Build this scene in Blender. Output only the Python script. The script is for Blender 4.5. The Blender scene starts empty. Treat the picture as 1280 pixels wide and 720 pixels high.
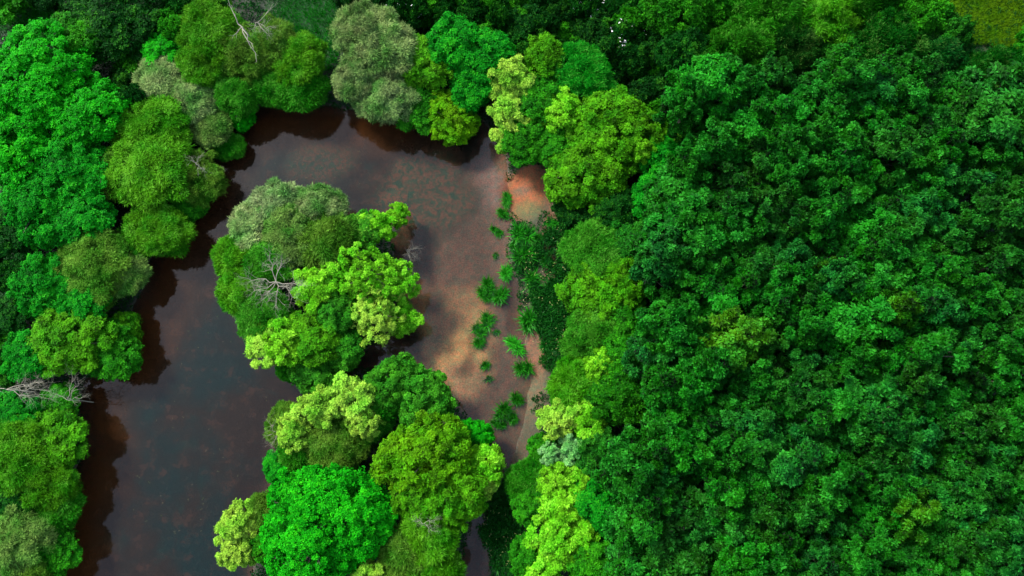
import bpy, math, random
import numpy as np
from math import radians, pi
random.seed(7)
rng = np.random.default_rng(11)
scene = bpy.context.scene
COL = scene.collection

# ------------------------------------------------------------------ camera
CAM_H, TILT, HFOV = 62.0, radians(12), radians(70)
FPX = 640 / math.tan(HFOV / 2)
def at(px, py, z=0.0):
    x = (px - 640) / FPX; y = (360 - py) / FPX
    dx, dy, dz = x, y * math.cos(TILT) + math.sin(TILT), y * math.sin(TILT) - math.cos(TILT)
    t = (CAM_H - z) / -dz
    return (dx * t, dy * t, z)
def depth_at(px, py, z):
    y = (360 - py) / FPX
    return (CAM_H - z) / (math.cos(TILT) - y * math.sin(TILT))
def to_px(X, Y, Z):
    vy = Y * math.cos(TILT) + (Z - CAM_H) * math.sin(TILT)
    vz = Y * math.sin(TILT) - (Z - CAM_H) * math.cos(TILT)
    return 640 + FPX * X / vz, 360 - FPX * vy / vz
cam = bpy.data.cameras.new('camera'); co = bpy.data.objects.new('camera', cam); COL.objects.link(co)
co.location = (0, 0, CAM_H); co.rotation_euler = (TILT, 0, 0)
cam.sensor_width = 36; cam.lens = 18 / math.tan(HFOV / 2); cam.clip_end = 3000
scene.camera = co

# ------------------------------------------------------------------ light
SUN_EL, SUN_AZ = radians(44), radians(-50)     # azimuth from +Y, clockwise positive
w = bpy.data.worlds.new('World'); scene.world = w; w.use_nodes = True
nt = w.node_tree; bg = nt.nodes['Background']
sky = nt.nodes.new('ShaderNodeTexSky'); sky.sky_type = 'NISHITA'; sky.sun_disc = False
sky.sun_elevation = SUN_EL; sky.sun_rotation = SUN_AZ; sky.dust_density = 1.5; sky.air_density = 1.0
hs = nt.nodes.new('ShaderNodeHueSaturation'); hs.inputs['Saturation'].default_value = 0.85
nt.links.new(sky.outputs[0], hs.inputs['Color']); nt.links.new(hs.outputs[0], bg.inputs[0])
bg.inputs[1].default_value = 0.118
sl = bpy.data.lights.new('sun', 'SUN'); sl.energy = 1.7; sl.angle = radians(13); sl.color = (1, .96, .9)
so = bpy.data.objects.new('sun', sl); COL.objects.link(so)
so.rotation_euler = (pi / 2 - SUN_EL, 0, -SUN_AZ + pi)
scene.view_settings.view_transform = 'Standard'; scene.view_settings.look = 'None'
scene.view_settings.exposure = 1.95; scene.view_settings.gamma = 1
scene.cycles.max_bounces = 6; scene.cycles.diffuse_bounces = 3; scene.cycles.glossy_bounces = 2
scene.cycles.transparent_max_bounces = 6; scene.cycles.transmission_bounces = 3
scene.cycles.use_denoising = True
scene.cycles.sample_clamp_indirect = 4

# ------------------------------------------------------------------ object helpers
def tag(o, label=None, cat=None, group=None, kind=None):
    if label: o['label'] = label
    if cat: o['category'] = cat
    if group: o['group'] = group
    if kind: o['kind'] = kind
    return o
def link(name, mesh, parent=None, color=None):
    o = bpy.data.objects.new(name, mesh); COL.objects.link(o)
    if parent: o.parent = parent
    if color: o.color = (*color, 1)
    return o
def empty(name, loc, rz=0, sc=(1, 1, 1)):
    o = bpy.data.objects.new(name, None); COL.objects.link(o)
    o.location = loc; o.rotation_euler = (0, 0, rz); o.scale = sc
    o.empty_display_size = .3
    return o
def quads_mesh(name, V, F, mat, attrs=None, smooth=False, vattrs=None):
    m = bpy.data.meshes.new(name)
    V = np.ascontiguousarray(V, np.float32); F = np.ascontiguousarray(F, np.int32)
    n = len(F); k = F.shape[1]
    m.vertices.add(len(V)); m.vertices.foreach_set('co', V.ravel())
    m.loops.add(n * k); m.loops.foreach_set('vertex_index', F.ravel())
    m.polygons.add(n)
    m.polygons.foreach_set('loop_start', np.arange(n, dtype=np.int32) * k)
    m.polygons.foreach_set('use_smooth', np.full(n, smooth, bool))
    m.update(calc_edges=True)
    for an, av in (attrs or {}).items():
        a = m.attributes.new(an, 'FLOAT', 'FACE'); a.data.foreach_set('value', np.ascontiguousarray(av, np.float32))
    for an, av in (vattrs or {}).items():
        av = np.ascontiguousarray(av, np.float32)
        if av.ndim == 1:
            a = m.attributes.new(an, 'FLOAT', 'POINT'); a.data.foreach_set('value', av)
        else:
            a = m.attributes.new(an, 'FLOAT_VECTOR', 'POINT'); a.data.foreach_set('vector', av.ravel())
    m.materials.append(mat)
    return m

# ------------------------------------------------------------------ materials
def newmat(name):
    m = bpy.data.materials.new(name); m.use_nodes = True
    t = m.node_tree; t.nodes.clear()
    out = t.nodes.new('ShaderNodeOutputMaterial')
    return m, t, out
def N(t, kind, **kw):
    n = t.nodes.new(kind)
    for k, v in kw.items():
        if k in n.inputs: n.inputs[k].default_value = v
        else: setattr(n, k, v)
    return n
def mixc(t, fac, a, b, mode='MIX'):
    n = t.nodes.new('ShaderNodeMix'); n.data_type = 'RGBA'; n.blend_type = mode
    for s, v in ((0, fac), (6, a), (7, b)):
        if hasattr(v, 'is_linked') or hasattr(v, 'links'): t.links.new(v, n.inputs[s])
        else: n.inputs[s].default_value = v if s == 0 else (*v, 1)
    return n.outputs[2]
def mathn(t, op, a, b=0.0, clamp=False):
    n = t.nodes.new('ShaderNodeMath'); n.operation = op; n.use_clamp = clamp
    for s, v in ((0, a), (1, b)):
        if hasattr(v, 'links'): t.links.new(v, n.inputs[s])
        else: n.inputs[s].default_value = v
    return n.outputs[0]

def leaf_mat(name, rough=.45, spec=.35, transl=.25, young=(.35, .42, .05), ymix=.25, dark=.45, patch=(.6, .85, .8)):
    m, t, out = newmat(name)
    oi = N(t, 'ShaderNodeObjectInfo'); at_ = N(t, 'ShaderNodeAttribute', attribute_name='v')
    v = at_.outputs['Fac']
    gain = mathn(t, 'ADD', mathn(t, 'MULTIPLY', v, 1.5 * (1 - dark) + .3), dark)
    comb = N(t, 'ShaderNodeVectorMath', operation='SCALE')
    tc = N(t, 'ShaderNodeTexCoord'); pn = N(t, 'ShaderNodeTexNoise', Scale=.55, Detail=3.0)
    va = N(t, 'ShaderNodeVectorMath', operation='ADD'); t.links.new(tc.outputs['Object'], va.inputs[0])
    cx = N(t, 'ShaderNodeCombineXYZ'); rs_ = mathn(t, 'MULTIPLY', oi.outputs['Random'], 50.0)
    for q in range(3): t.links.new(rs_, cx.inputs[q])
    t.links.new(cx.outputs[0], va.inputs[1]); t.links.new(va.outputs[0], pn.inputs['Vector'])
    pf = N(t, 'ShaderNodeMapRange'); pf.inputs['From Min'].default_value = .38; pf.inputs['From Max'].default_value = .66
    t.links.new(pn.outputs[0], pf.inputs['Value'])
    hv = N(t, 'ShaderNodeVectorMath', operation='MULTIPLY'); t.links.new(oi.outputs['Color'], hv.inputs[0]); hv.inputs[1].default_value = patch
    cc = mixc(t, pf.outputs[0], oi.outputs['Color'], hv.outputs[0])
    t.links.new(cc, comb.inputs[0]); t.links.new(gain, comb.inputs['Scale'])
    yf = mathn(t, 'MULTIPLY', mathn(t, 'SUBTRACT', v, .62, True), ymix * 2.6, True)
    c = mixc(t, yf, comb.outputs[0], young)
    p = N(t, 'ShaderNodeBsdfPrincipled'); t.links.new(c, p.inputs['Base Color'])
    p.inputs['Roughness'].default_value = rough; p.inputs['Specular IOR Level'].default_value = spec
    tr = N(t, 'ShaderNodeBsdfTranslucent'); t.links.new(c, tr.inputs['Color'])
    mx = N(t, 'ShaderNodeMixShader', Fac=transl)
    t.links.new(p.outputs[0], mx.inputs[1]); t.links.new(tr.outputs[0], mx.inputs[2])
    t.links.new(mx.outputs[0], out.inputs[0])
    return m
def simple_mat(name, c1, c2, scale=3.0, rough=.85, bump=0.0):
    m, t, out = newmat(name)
    tc = N(t, 'ShaderNodeTexCoord'); n = N(t, 'ShaderNodeTexNoise', Scale=scale, Detail=6.0)
    t.links.new(tc.outputs['Object'], n.inputs['Vector'])
    c = mixc(t, mathn(t, 'MULTIPLY_ADD', n.outputs[0], 2.2), c1, c2)
    t.nodes[-1].inputs[0]
    p = N(t, 'ShaderNodeBsdfPrincipled', Roughness=rough); t.links.new(c, p.inputs['Base Color'])
    t.links.new(p.outputs[0], out.inputs[0])
    return m
M_OAK = leaf_mat('oak_leaf', .5, .05, .10, (.035, .29, .026), .40, .04, (2.6, 1.2, .5))
M_LEAF = leaf_mat('broad_leaf', .5, .03, .2, (.10, .36, .006), .22, .22, (.45, .8, .8))
M_WILLOW = leaf_mat('willow_leaf', .6, .03, .15, (.22, .32, .07), .24, .32, (.32, .78, .35))
M_LIME = leaf_mat('young_leaf', .55, .03, .2, (.42, .48, .07), .3, .28, (.5, .9, .5))
M_IRIS = leaf_mat('iris_blade', .4, .1, .15, (.10, .34, .02), .3, .2)
M_GRASS = leaf_mat('grass_blade', .6, .03, .1, (.03, .15, .006), .3, .45)
M_BARK = simple_mat('bark', (.03, .025, .018), (.08, .068, .05), 5)
M_DEAD = simple_mat('bleached_wood', (.085, .078, .052), (.24, .22, .155), 6)
M_PETAL = simple_mat('petal', (.14, .18, .03), (.30, .30, .09), 8)
M_WHITE = simple_mat('blossom', (.4, .42, .36), (.65, .65, .6), 8)

# ------------------------------------------------------------------ pond outline, land form
def W2(pts): return np.array([at(a, b)[:2] for a, b in pts])
POND = W2([(330,132),(420,135),(520,140),(600,150),(630,185),(638,240),(640,300),(648,350),(655,400),(662,440),(668,480),
  (655,530),(650,565),(625,605),(612,650),(612,700),(612,900),(60,900),(74,700),(92,610),(108,560),(98,500),(110,474),(150,450),(165,400),
  (188,330),(232,270),(258,210),(285,165)])
ISLE = W2([(310,300),(360,275),(430,275),(490,300),(505,350),(505,400),(470,430),(430,458),(380,465),(340,440),(310,400),(295,350)])
PENIN = W2([(358,525),(400,492),(450,462),(520,458),(560,482),(585,520),(618,560),(616,610),(592,640),(578,690),(574,900),(300,900),
  (322,690),(322,640),(345,595),(345,550)])
def sd_poly(P, poly):
    x, y = P[:, 0], P[:, 1]; d = np.full(len(P), 1e9); inside = np.zeros(len(P), bool)
    n = len(poly)
    for i in range(n):
        a, b = poly[i], poly[(i + 1) % n]
        e = b - a; L = (e @ e)
        t = np.clip(((x - a[0]) * e[0] + (y - a[1]) * e[1]) / L, 0, 1)
        d = np.minimum(d, np.hypot(x - a[0] - t * e[0], y - a[1] - t * e[1]))
        c = ((a[1] > y) != (b[1] > y)) & (x < (b[0] - a[0]) * (y - a[1]) / (b[1] - a[1] + 1e-12) + a[0])
        inside ^= c
    return np.where(inside, d, -d)          # positive inside
def vnoise(x, y, s, seed=0):                # smooth value noise 0..1
    r = np.random.default_rng(seed + 991); T = r.random((64, 64))
    u, v = x / s, y / s; i, j = np.floor(u).astype(int), np.floor(v).astype(int)
    fu, fv = u - i, v - j; fu = fu * fu * (3 - 2 * fu); fv = fv * fv * (3 - 2 * fv)
    g = lambda a, b: T[a % 64, b % 64]
    return (g(i, j) * (1 - fu) + g(i + 1, j) * fu) * (1 - fv) + (g(i, j + 1) * (1 - fu) + g(i + 1, j + 1) * fu) * fv
def fbm(x, y, s, seed=0):
    return (vnoise(x, y, s, seed) * .5 + vnoise(x, y, s * .47, seed + 1) * .28 + vnoise(x, y, s * .21, seed + 2) * .22)
def blob(x, y, px, py, rx, ry, seed=0):     # soft irregular patch centred at a place on the ground
    c = at(px, py); sc_ = CAM_H / FPX * 1.02
    d = np.hypot((x - c[0]) / (rx * sc_), (y - c[1]) / (ry * sc_)) + (fbm(x, y, 3.0, seed) - .5) * .9
    t = np.clip((1.25 - d) / .7, 0, 1)
    return t * t * (3 - 2 * t)
def shallow(x, y):
    s = np.zeros(len(x))
    for b in ((575,340,50,150,1.),(560,420,55,60,1.),(610,300,45,160,1.),(590,500,45,45,1.),(640,470,40,90,1.),(500,440,35,25,.7),(540,290,50,60,.75),(560,220,60,40,.6),(612,440,34,110,1.),(545,330,50,60,.85),(630,580,30,50,1.),(600,690,20,80,.55)):
        s = np.maximum(s, blob(x, y, *b[:4], seed=3) * b[4])
    return s
def land(x, y):
    P = np.stack([x, y], 1)
    wob = (fbm(x, y, 4.0, 5) - .5) * 1.6
    dp = sd_poly(P, POND) + wob
    di = np.maximum(sd_poly(P, ISLE), sd_poly(P, PENIN)) + wob * .6
    w_ = np.minimum(dp, -di)                # >0 in the water, metres from the shore
    s = shallow(x, y)
    hl = np.minimum(.55, -w_ * .22) + (fbm(x, y, 6, 9) - .5) * .25 * np.clip(-w_ / 2, 0, 1)
    hw = -np.minimum(1.4, w_ * .45) * (1 - s * .86) - s * .0
    h = np.where(w_ > 0, hw, hl)
    return h, w_, s
def gz(x, y):
    return float(land(np.array([x]), np.array([y]))[0][0])

def axis(lo, hi, step, far):
    a = list(np.arange(lo, hi + 1e-6, step)); g = step; u, d = [], []
    p = a[-1]
    while p < far: g *= 1.35; p += g; u.append(p)
    g = step; p = a[0]
    while p > -far: g *= 1.35; p -= g; d.append(p)
    return np.array(d[::-1] + a + u)
gx, gy = axis(-54, 54, .3, 900), axis(-18, 50, .3, 900)
X, Y = np.meshgrid(gx, gy); xf, yf = X.ravel(), Y.ravel()
H, WD, SH = land(xf, yf)
nx, ny = len(gx), len(gy)
idx = np.arange(nx * ny).reshape(ny, nx)
F = np.stack([idx[:-1, :-1].ravel(), idx[:-1, 1:].ravel(), idx[1:, 1:].ravel(), idx[1:, :-1].ravel()], 1)
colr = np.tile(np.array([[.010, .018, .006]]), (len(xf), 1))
def paint(c, wgt):
    global colr
    wgt = wgt[:, None]; colr = colr * (1 - wgt) + np.array([c]) * wgt
far = np.clip((np.hypot(xf, yf - 15) - 52) / 12, 0, 1); paint((.03, .085, .02), far)
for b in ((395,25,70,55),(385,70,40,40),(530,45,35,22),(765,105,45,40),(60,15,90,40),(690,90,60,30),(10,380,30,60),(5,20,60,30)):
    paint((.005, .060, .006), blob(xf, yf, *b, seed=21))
paint((.05, .11, .005), blob(xf, yf, 1240, 8, 92, 66, seed=22))
inw = np.clip((WD + .25) / .4, 0, 1)
paint((.075, .045, .028), inw)                                             # pond bed silt
paint((.15, .105, .080), np.clip(SH * 1.1, 0, 1) * inw)                    # paler silt where the pond is shallow
for px, py, rx, ry, c, k in ((565,425,54,72,(.66,.46,.22),1.),(575,480,34,36,(.36,.25,.16),.9),(560,360,40,60,(.21,.14,.105),.6),
      (610,225,22,40,(.26,.2,.19),.8),(520,440,30,26,(.22,.17,.12),.6)):
    paint(c, blob(xf, yf, px, py, rx, ry, seed=31) * k * inw)
mud = np.clip((WD + 6) / 3, 0, 1) * (1 - inw)
rz_ = np.maximum.reduce([blob(xf, yf, 665, 250, 34, 50, 33), blob(xf, yf, 685, 350, 34, 90, 34), blob(xf, yf, 680, 470, 34, 60, 35), blob(xf, yf, 655, 560, 36, 60, 36)])
paint((.045, .036, .016), rz_ * (1 - inw * .6))
paint((.20, .060, .014), blob(xf, yf, 657, 238, 34, 34, 41) * .95)
paint((.20, .085, .04), blob(xf, yf, 690, 300, 12, 60, 46) * .6)
paint((.15, .062, .028), blob(xf, yf, 668, 445, 14, 36, 42) * .8)
paint((.11, .06, .032), blob(xf, yf, 645, 400, 12, 30, 47) * .6)
paint((.11, .06, .032), blob(xf, yf, 652, 240, 11, 5, 43) * .8)
paint((.07, .08, .02), blob(xf, yf, 662, 265, 20, 16, 44) * .7)
paint((.09, .07, .03), blob(xf, yf, 665, 500, 20, 34, 45) * .7)
m, t, out = newmat('earth_and_silt')
at_ = N(t, 'ShaderNodeAttribute', attribute_name='tint'); tc = N(t, 'ShaderNodeTexCoord')
n1 = N(t, 'ShaderNodeTexNoise', Scale=.9, Detail=8.0, Roughness=.65); t.links.new(tc.outputs['Object'], n1.inputs['Vector'])
n2 = N(t, 'ShaderNodeTexNoise', Scale=9.0, Detail=5.0, Roughness=.7); t.links.new(tc.outputs['Object'], n2.inputs['Vector'])
n3 = N(t, 'ShaderNodeTexNoise', Scale=2.6, Detail=8.0, Roughness=.75, Distortion=.5); t.links.new(tc.outputs['Object'], n3.inputs['Vector'])
mr = N(t, 'ShaderNodeMapRange'); mr.inputs['From Min'].default_value = .42; mr.inputs['From Max'].default_value = .58; t.links.new(n3.outputs[0], mr.inputs['Value'])
tint2 = mixc(t, mr.outputs[0], (.70, 1.0, .88), (1.22, .93, .80))
g = mathn(t, 'ADD', mathn(t, 'MULTIPLY', n1.outputs[0], 1.1), mathn(t, 'MULTIPLY', n2.outputs[0], 2.5))
sc_ = N(t, 'ShaderNodeVectorMath', operation='SCALE'); g = mathn(t, 'MAXIMUM', mathn(t, 'SUBTRACT', g, .8), .25); t.links.new(at_.outputs['Vector'], sc_.inputs[0]); t.links.new(g, sc_.inputs['Scale'])
p = N(t, 'ShaderNodeBsdfPrincipled', Roughness=.8); mm = N(t, 'ShaderNodeVectorMath', operation='MULTIPLY'); t.links.new(sc_.outputs[0], mm.inputs[0]); t.links.new(tint2, mm.inputs[1]); t.links.new(mm.outputs[0], p.inputs['Base Color'])
bp = N(t, 'ShaderNodeBump', Strength=.6, Distance=.08); t.links.new(n2.outputs[0], bp.inputs['Height']); t.links.new(bp.outputs[0], p.inputs['Normal'])
t.links.new(p.outputs[0], out.inputs[0])
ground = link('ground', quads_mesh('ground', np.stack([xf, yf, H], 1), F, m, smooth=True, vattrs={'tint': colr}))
tag(ground, kind='structure')

# ------------------------------------------------------------------ water
wx, wy = np.arange(-46, 4.01, .4), np.arange(-40, 36.01, .4)
X, Y = np.meshgrid(wx, wy); xw, yw = X.ravel(), Y.ravel()
hw, wd, sh = land(xw, yw)
i2 = np.arange(len(xw)).reshape(len(wy), len(wx))
F2 = np.stack([i2[:-1, :-1].ravel(), i2[:-1, 1:].ravel(), i2[1:, 1:].ravel(), i2[1:, :-1].ravel()], 1)
keep = (hw[F2] < .1).any(1); F2 = F2[keep]
used, inv = np.unique(F2, return_inverse=True); F2 = inv.reshape(-1, 4)
xw, yw, hw, sh = xw[used], yw[used], hw[used], sh[used]
op = 1 - np.exp(-np.maximum(-hw, 0) * 1.75)
_, wdw, _ = land(xw, yw)
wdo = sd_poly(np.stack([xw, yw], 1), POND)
bank_refl = np.clip((5.0 - wdo) / 4.0, 0, 1) * (.45 + .9 * fbm(xw, yw, 3.0, 61)) * np.clip((-2 - xw) / 10, 0, 1); bank_refl = np.clip(bank_refl, 0, .9)  # brown tree-reflection band along the outer bank, painted into the water colour
weed = np.maximum(blob(xw, yw, 530, 250, 75, 70, 62), .6 * blob(xw, yw, 405, 205, 45, 30, 63)); op = np.maximum(op, weed * .75)
m, t, out = newmat('pond_water')
ao = N(t, 'ShaderNodeAttribute', attribute_name='murk'); tc = N(t, 'ShaderNodeTexCoord')
nA = N(t, 'ShaderNodeTexNoise', Scale=.11, Detail=7.0, Roughness=.6); nB = N(t, 'ShaderNodeTexNoise', Scale=.75, Detail=9.0, Roughness=.75); nC = N(t, 'ShaderNodeTexNoise', Scale=.35, Detail=6.0, Roughness=.65, Distortion=.6)
for n in (nA, nB, nC): t.links.new(tc.outputs['Object'], n.inputs['Vector'])
def ramp(t, src, lo, hi):
    r = N(t, 'ShaderNodeMapRange'); r.interpolation_type = 'SMOOTHSTEP'
    r.inputs['From Min'].default_value = lo; r.inputs['From Max'].default_value = hi
    t.links.new(src, r.inputs['Value']); return r.outputs[0]
ar = N(t, 'ShaderNodeAttribute', attribute_name='bank_refl'); aw = N(t, 'ShaderNodeAttribute', attribute_name='weed')
nD = N(t, 'ShaderNodeTexNoise', Scale=2.2, Detail=6.0, Roughness=.7, Distortion=1.2); t.links.new(tc.outputs['Object'], nD.inputs['Vector'])
c = mixc(t, ramp(t, nA.outputs[0], .40, .60), (.0040, .0105, .0085), (.0120, .0080, .0048))
c = mixc(t, mathn(t, 'MULTIPLY', ramp(t, nB.outputs[0], .50, .68), .7), c, (.028, .0135, .008))
c = mixc(t, mathn(t, 'MULTIPLY', ramp(t, nC.outputs[0], .56, .72), .6), c, (.005, .014, .010))
weedc = mixc(t, ramp(t, nD.outputs[0], .42, .58), (.014, .034, .018), (.075, .034, .018))
c = mixc(t, mathn(t, 'MULTIPLY', aw.outputs['Fac'], .85), c, weedc)
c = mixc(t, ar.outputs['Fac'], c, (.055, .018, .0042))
df = N(t, 'ShaderNodeBsdfDiffuse'); t.links.new(c, df.inputs['Color'])
tr = N(t, 'ShaderNodeBsdfTransparent'); tr.inputs[0].default_value = (.93, .84, .76, 1)
mx = N(t, 'ShaderNodeMixShader')
oo = mathn(t, 'MULTIPLY', ao.outputs['Fac'], mathn(t, 'ADD', mathn(t, 'MULTIPLY', nB.outputs[0], 1.0), .52), True)
t.links.new(oo, mx.inputs[0]); t.links.new(tr.outputs[0], mx.inputs[1]); t.links.new(df.outputs[0], mx.inputs[2])
gl = N(t, 'ShaderNodeBsdfGlossy', Roughness=.03); fr = N(t, 'ShaderNodeFresnel', IOR=1.34)
nW = N(t, 'ShaderNodeTexNoise', Scale=1.6, Detail=3.0); t.links.new(tc.outputs['Object'], nW.inputs['Vector'])
bp = N(t, 'ShaderNodeBump', Strength=.12, Distance=.05); t.links.new(nW.outputs[0], bp.inputs['Height'])
t.links.new(bp.outputs[0], gl.inputs['Normal']); t.links.new(bp.outputs[0], fr.inputs['Normal'])
m2 = N(t, 'ShaderNodeMixShader'); t.links.new(fr.outputs[0], m2.inputs[0]); t.links.new(mx.outputs[0], m2.inputs[1]); t.links.new(gl.outputs[0], m2.inputs[2])
t.links.new(m2.outputs[0], out.inputs[0])
water = link('pond_water', quads_mesh('pond_water', np.stack([xw, yw, np.zeros(len(xw))], 1), F2, m, smooth=True, vattrs={'murk': op, 'bank_refl': bank_refl, 'weed': weed}))
tag(water, kind='structure')

# ------------------------------------------------------------------ leaves and branches
def unit(v): return v / (np.linalg.norm(v, axis=-1, keepdims=True) + 1e-9)
def leaf_quads(base, d, side, nrm, L, Wd, fold=.15):
    """diamond leaves: base point, direction, side vector"""
    L = L[:, None]; Wd = Wd[:, None]
    a = base; b = base + d * L * .5 + side * Wd * .5 + nrm * Wd * fold
    c = base + d * L; e = base + d * L * .5 - side * Wd * .5 + nrm * Wd * fold
    V = np.stack([a, b, c, e], 1).reshape(-1, 3)
    F = np.arange(len(V)).reshape(-1, 4)
    return V, F
def sprig_leaves(r, P, Nn, v, k, L, Wd, tilt=(-.15, .6), fold=.15):
    """k leaves radiate from each sprig point around its normal"""
    n = len(P); P = np.repeat(P, k, 0); Nn = np.repeat(Nn, k, 0); v = np.repeat(v, k)
    ref = unit(r.normal(size=(n * k, 3)))
    tg = unit(np.cross(Nn, ref)); tl = r.uniform(*tilt, n * k)[:, None]
    d = unit(tg * np.cos(tl) + Nn * np.sin(tl)); sd = unit(np.cross(d, Nn)); nn = np.cross(sd, d)
    Ls = L * r.uniform(.7, 1.3, n * k); Ws = Wd * r.uniform(.75, 1.25, n * k)
    V, F = leaf_quads(P + d * Ls[:, None] * .12, d, sd, nn, Ls, Ws, fold)
    vv = np.clip(v + r.normal(0, .09, n * k), 0, 1)
    return V, F, vv
def tube_mesh(name, segs, mat, sides=5):
    s = np.array([(*a, *b, ra, rb) for a, b, ra, rb in segs])
    A, B, ra, rb = s[:, :3], s[:, 3:6], s[:, 6], s[:, 7]
    d = unit(B - A); ref = np.where(np.abs(d[:, 2:3]) < .9, np.array([[0, 0, 1.]]), np.array([[1., 0, 0]]))
    u = unit(np.cross(d, ref)); v = np.cross(d, u)
    Vs = []
    for q in range(sides):
        an = 2 * pi * q / sides; o = u * math.cos(an) + v * math.sin(an)
        Vs.append(A + o * ra[:, None]); Vs.append(B + o * rb[:, None])
    V = np.stack(Vs, 1).reshape(-1, 3); n = len(A); Fq = []
    for q in range(sides):
        q2 = (q + 1) % sides
        Fq.append(np.stack([np.arange(n) * 2 * sides + k for k in (2 * q, 2 * q2, 2 * q2 + 1, 2 * q + 1)], 1))
    return quads_mesh(name, V, np.concatenate(Fq), mat, smooth=True)
def grow(r, segs, p, d, L, rad, depth, bend=.35, kids=3, up=.0):
    n = 4; pts = [np.array(p, float)]; d = np.array(d, float)
    for i in range(n):
        d = unit(d + r.normal(0, bend, 3) * .6 + np.array([0, 0, up]))
        q = pts[-1] + d * L / n; ra = rad * (1 - i / n * .6); rb = rad * (1 - (i + 1) / n * .6)
        segs.append((pts[-1], q, ra, rb)); pts.append(q)
        if depth > 0 and i >= 1:
            for _ in range(max(1, kids - 1 - (i < 2))):
                grow(r, segs, q, unit(d + r.normal(0, .75, 3)), L * r.uniform(.4, .7), rb * .7, depth - 1, bend, kids, up)

def crown(seed, kind, R, h):
    """returns (crown mesh, trunk mesh): lobes on an uneven ellipsoid, sub-lobes on them, leaf sprigs on those"""
    r = np.random.default_rng(seed)
    K = dict(  # lobes, lobe size, sub-lobes/m2, sprigs, leaves per sprig, leaf length, width, vertical semi-axis, gap, upness
      oak=dict(nl=19, rl=(.19, .31), ns=13, nsp=19, k=6, L=.225, W=.11, va=1.6, jit=.38, spread=1.0),
      broad=dict(nl=20, rl=(.26, .40), ns=16, nsp=24, k=5, L=.17, W=.095, va=1.0, jit=.22, spread=1.0),
      round=dict(nl=34, rl=(.20, .30), ns=16, nsp=28, k=5, L=.19, W=.11, va=.9, jit=.12, spread=1.0),
      willow=dict(nl=22, rl=(.24, .40), ns=22, nsp=30, k=4, L=.30, W=.045, va=1.0, jit=.15, spread=1.0),
      lime=dict(nl=26, rl=(.15, .29), ns=11, nsp=19, k=5, L=.19, W=.085, va=.85, jit=.42, spread=1.08),
      bush=dict(nl=15, rl=(.26, .44), ns=14, nsp=18, k=5, L=.19, W=.10, va=.75, jit=.35, spread=1.0))[kind]
    fR = max(1, R / 2.6); nl = int(K['nl'] * fR ** 1.1); va = R * K['va']; zc = h - va
    i = np.arange(nl) + .5
    cz = 1 - i / nl * (1.35 if kind != 'bush' else 1.1); ph = i * 2.39996 + r.uniform(0, 6)
    cz = np.clip(cz + r.normal(0, .06, nl), -.5, 1); cz[0] = .998; rr = np.sqrt(1 - cz ** 2)
    D = np.stack([rr * np.cos(ph), rr * np.sin(ph), cz], 1)
    rl = R * r.uniform(*K['rl'], nl) / fR ** .35
    # uneven outline: low-frequency swell of the radius
    aa = np.arctan2(D[:, 1], D[:, 0]); sw = 1 + .15 * np.sin(aa * 2 + r.uniform(0, 6)) + .11 * np.sin(aa * 3 + r.uniform(0, 6))
    rad = (1 - rl / R * .75) * sw * r.uniform(1 - K['jit'], 1 + K['jit'] * .35, nl) * K['spread']
    ni = max(4, nl // 3); di = unit(r.normal(size=(ni, 3)) + np.array([0, 0, .5])); D = np.concatenate([D, di])
    rl = np.concatenate([rl, R * r.uniform(.20, .28, ni) / fR ** .35]); rad = np.concatenate([rad, r.uniform(.35, .62, ni)]); nl += ni
    nx_ = nl // 2 + 2; ex = unit(r.normal(size=(nx_, 3)) + np.array([0, 0, .9])); ex[:, 2] = np.abs(ex[:, 2]) * .9
    D = np.concatenate([D, unit(ex)]); rl = np.concatenate([rl, R * r.uniform(.08, .15, nx_) / fR ** .35]); rad = np.concatenate([rad, r.uniform(.86, 1.12, nx_)]); nl += nx_
    C = D * rad[:, None] * np.array([R, R, va]) + np.array([0, 0, zc])
    lobev = r.normal(0, .11, nl)
    ns = np.maximum(5, (K['ns'] * (rl / (R * .33)) ** 1.6 * min(fR, 1.8) ** .9)).astype(int)
    li = np.repeat(np.arange(nl), ns); n2 = len(li)
    sdv = unit(r.normal(size=(n2, 3)) + D[li] * .75 + np.array([0, 0, .25]))
    rs = rl[li] * r.uniform(.26, .46, n2)
    SC = C[li] + sdv * (rl[li] * r.uniform(.62, 1.02, n2))[:, None] * np.array([1, 1, .85])
    sv = lobev[li] + r.normal(0, .11, n2) + .07 * sdv[:, 2]
    nsp = K['nsp']; si = np.repeat(np.arange(n2), nsp); n3 = len(si)
    pd = unit(r.normal(size=(n3, 3)) + sdv[si] * .7 + np.array([0, 0, .2]))
    P = SC[si] + pd * (rs[si] * (.3 + 1.0 * r.random(n3) ** .75 + .55 * r.random(n3) ** 7))[:, None] + r.normal(0, .035, (n3, 3))
    Nn = unit(pd * .8 + sdv[si] * .4 + np.array([0, 0, .5]) + r.normal(0, .25, (n3, 3)))
    v = .48 + sv[si] + r.normal(0, .17, n3)
    keep = P[:, 2] > h * .08
    # leaves deep inside the crown are few
    q = (P - np.array([0, 0, zc])) / np.array([R, R, va]); deep = np.linalg.norm(q, axis=1) < .2
    keep &= ~(deep & (r.random(n3) < .75))
    P, Nn, v, pdk = P[keep], Nn[keep], v[keep], pd[keep]
    if kind == 'willow':
        out_ = unit(Nn + .5 * pdk + r.normal(0, .2, Nn.shape))
        V, F, vv = sprig_leaves(r, P, out_, v, K['k'], K['L'], K['W'], (.25, 1.2), .05)
    else:
        V, F, vv = sprig_leaves(r, P, Nn, v, K['k'], K['L'], K['W'])
    mat = dict(oak=M_OAK, broad=M_LEAF, round=M_LEAF, willow=M_WILLOW, lime=M_LIME, bush=M_LEAF)[kind]
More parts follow.
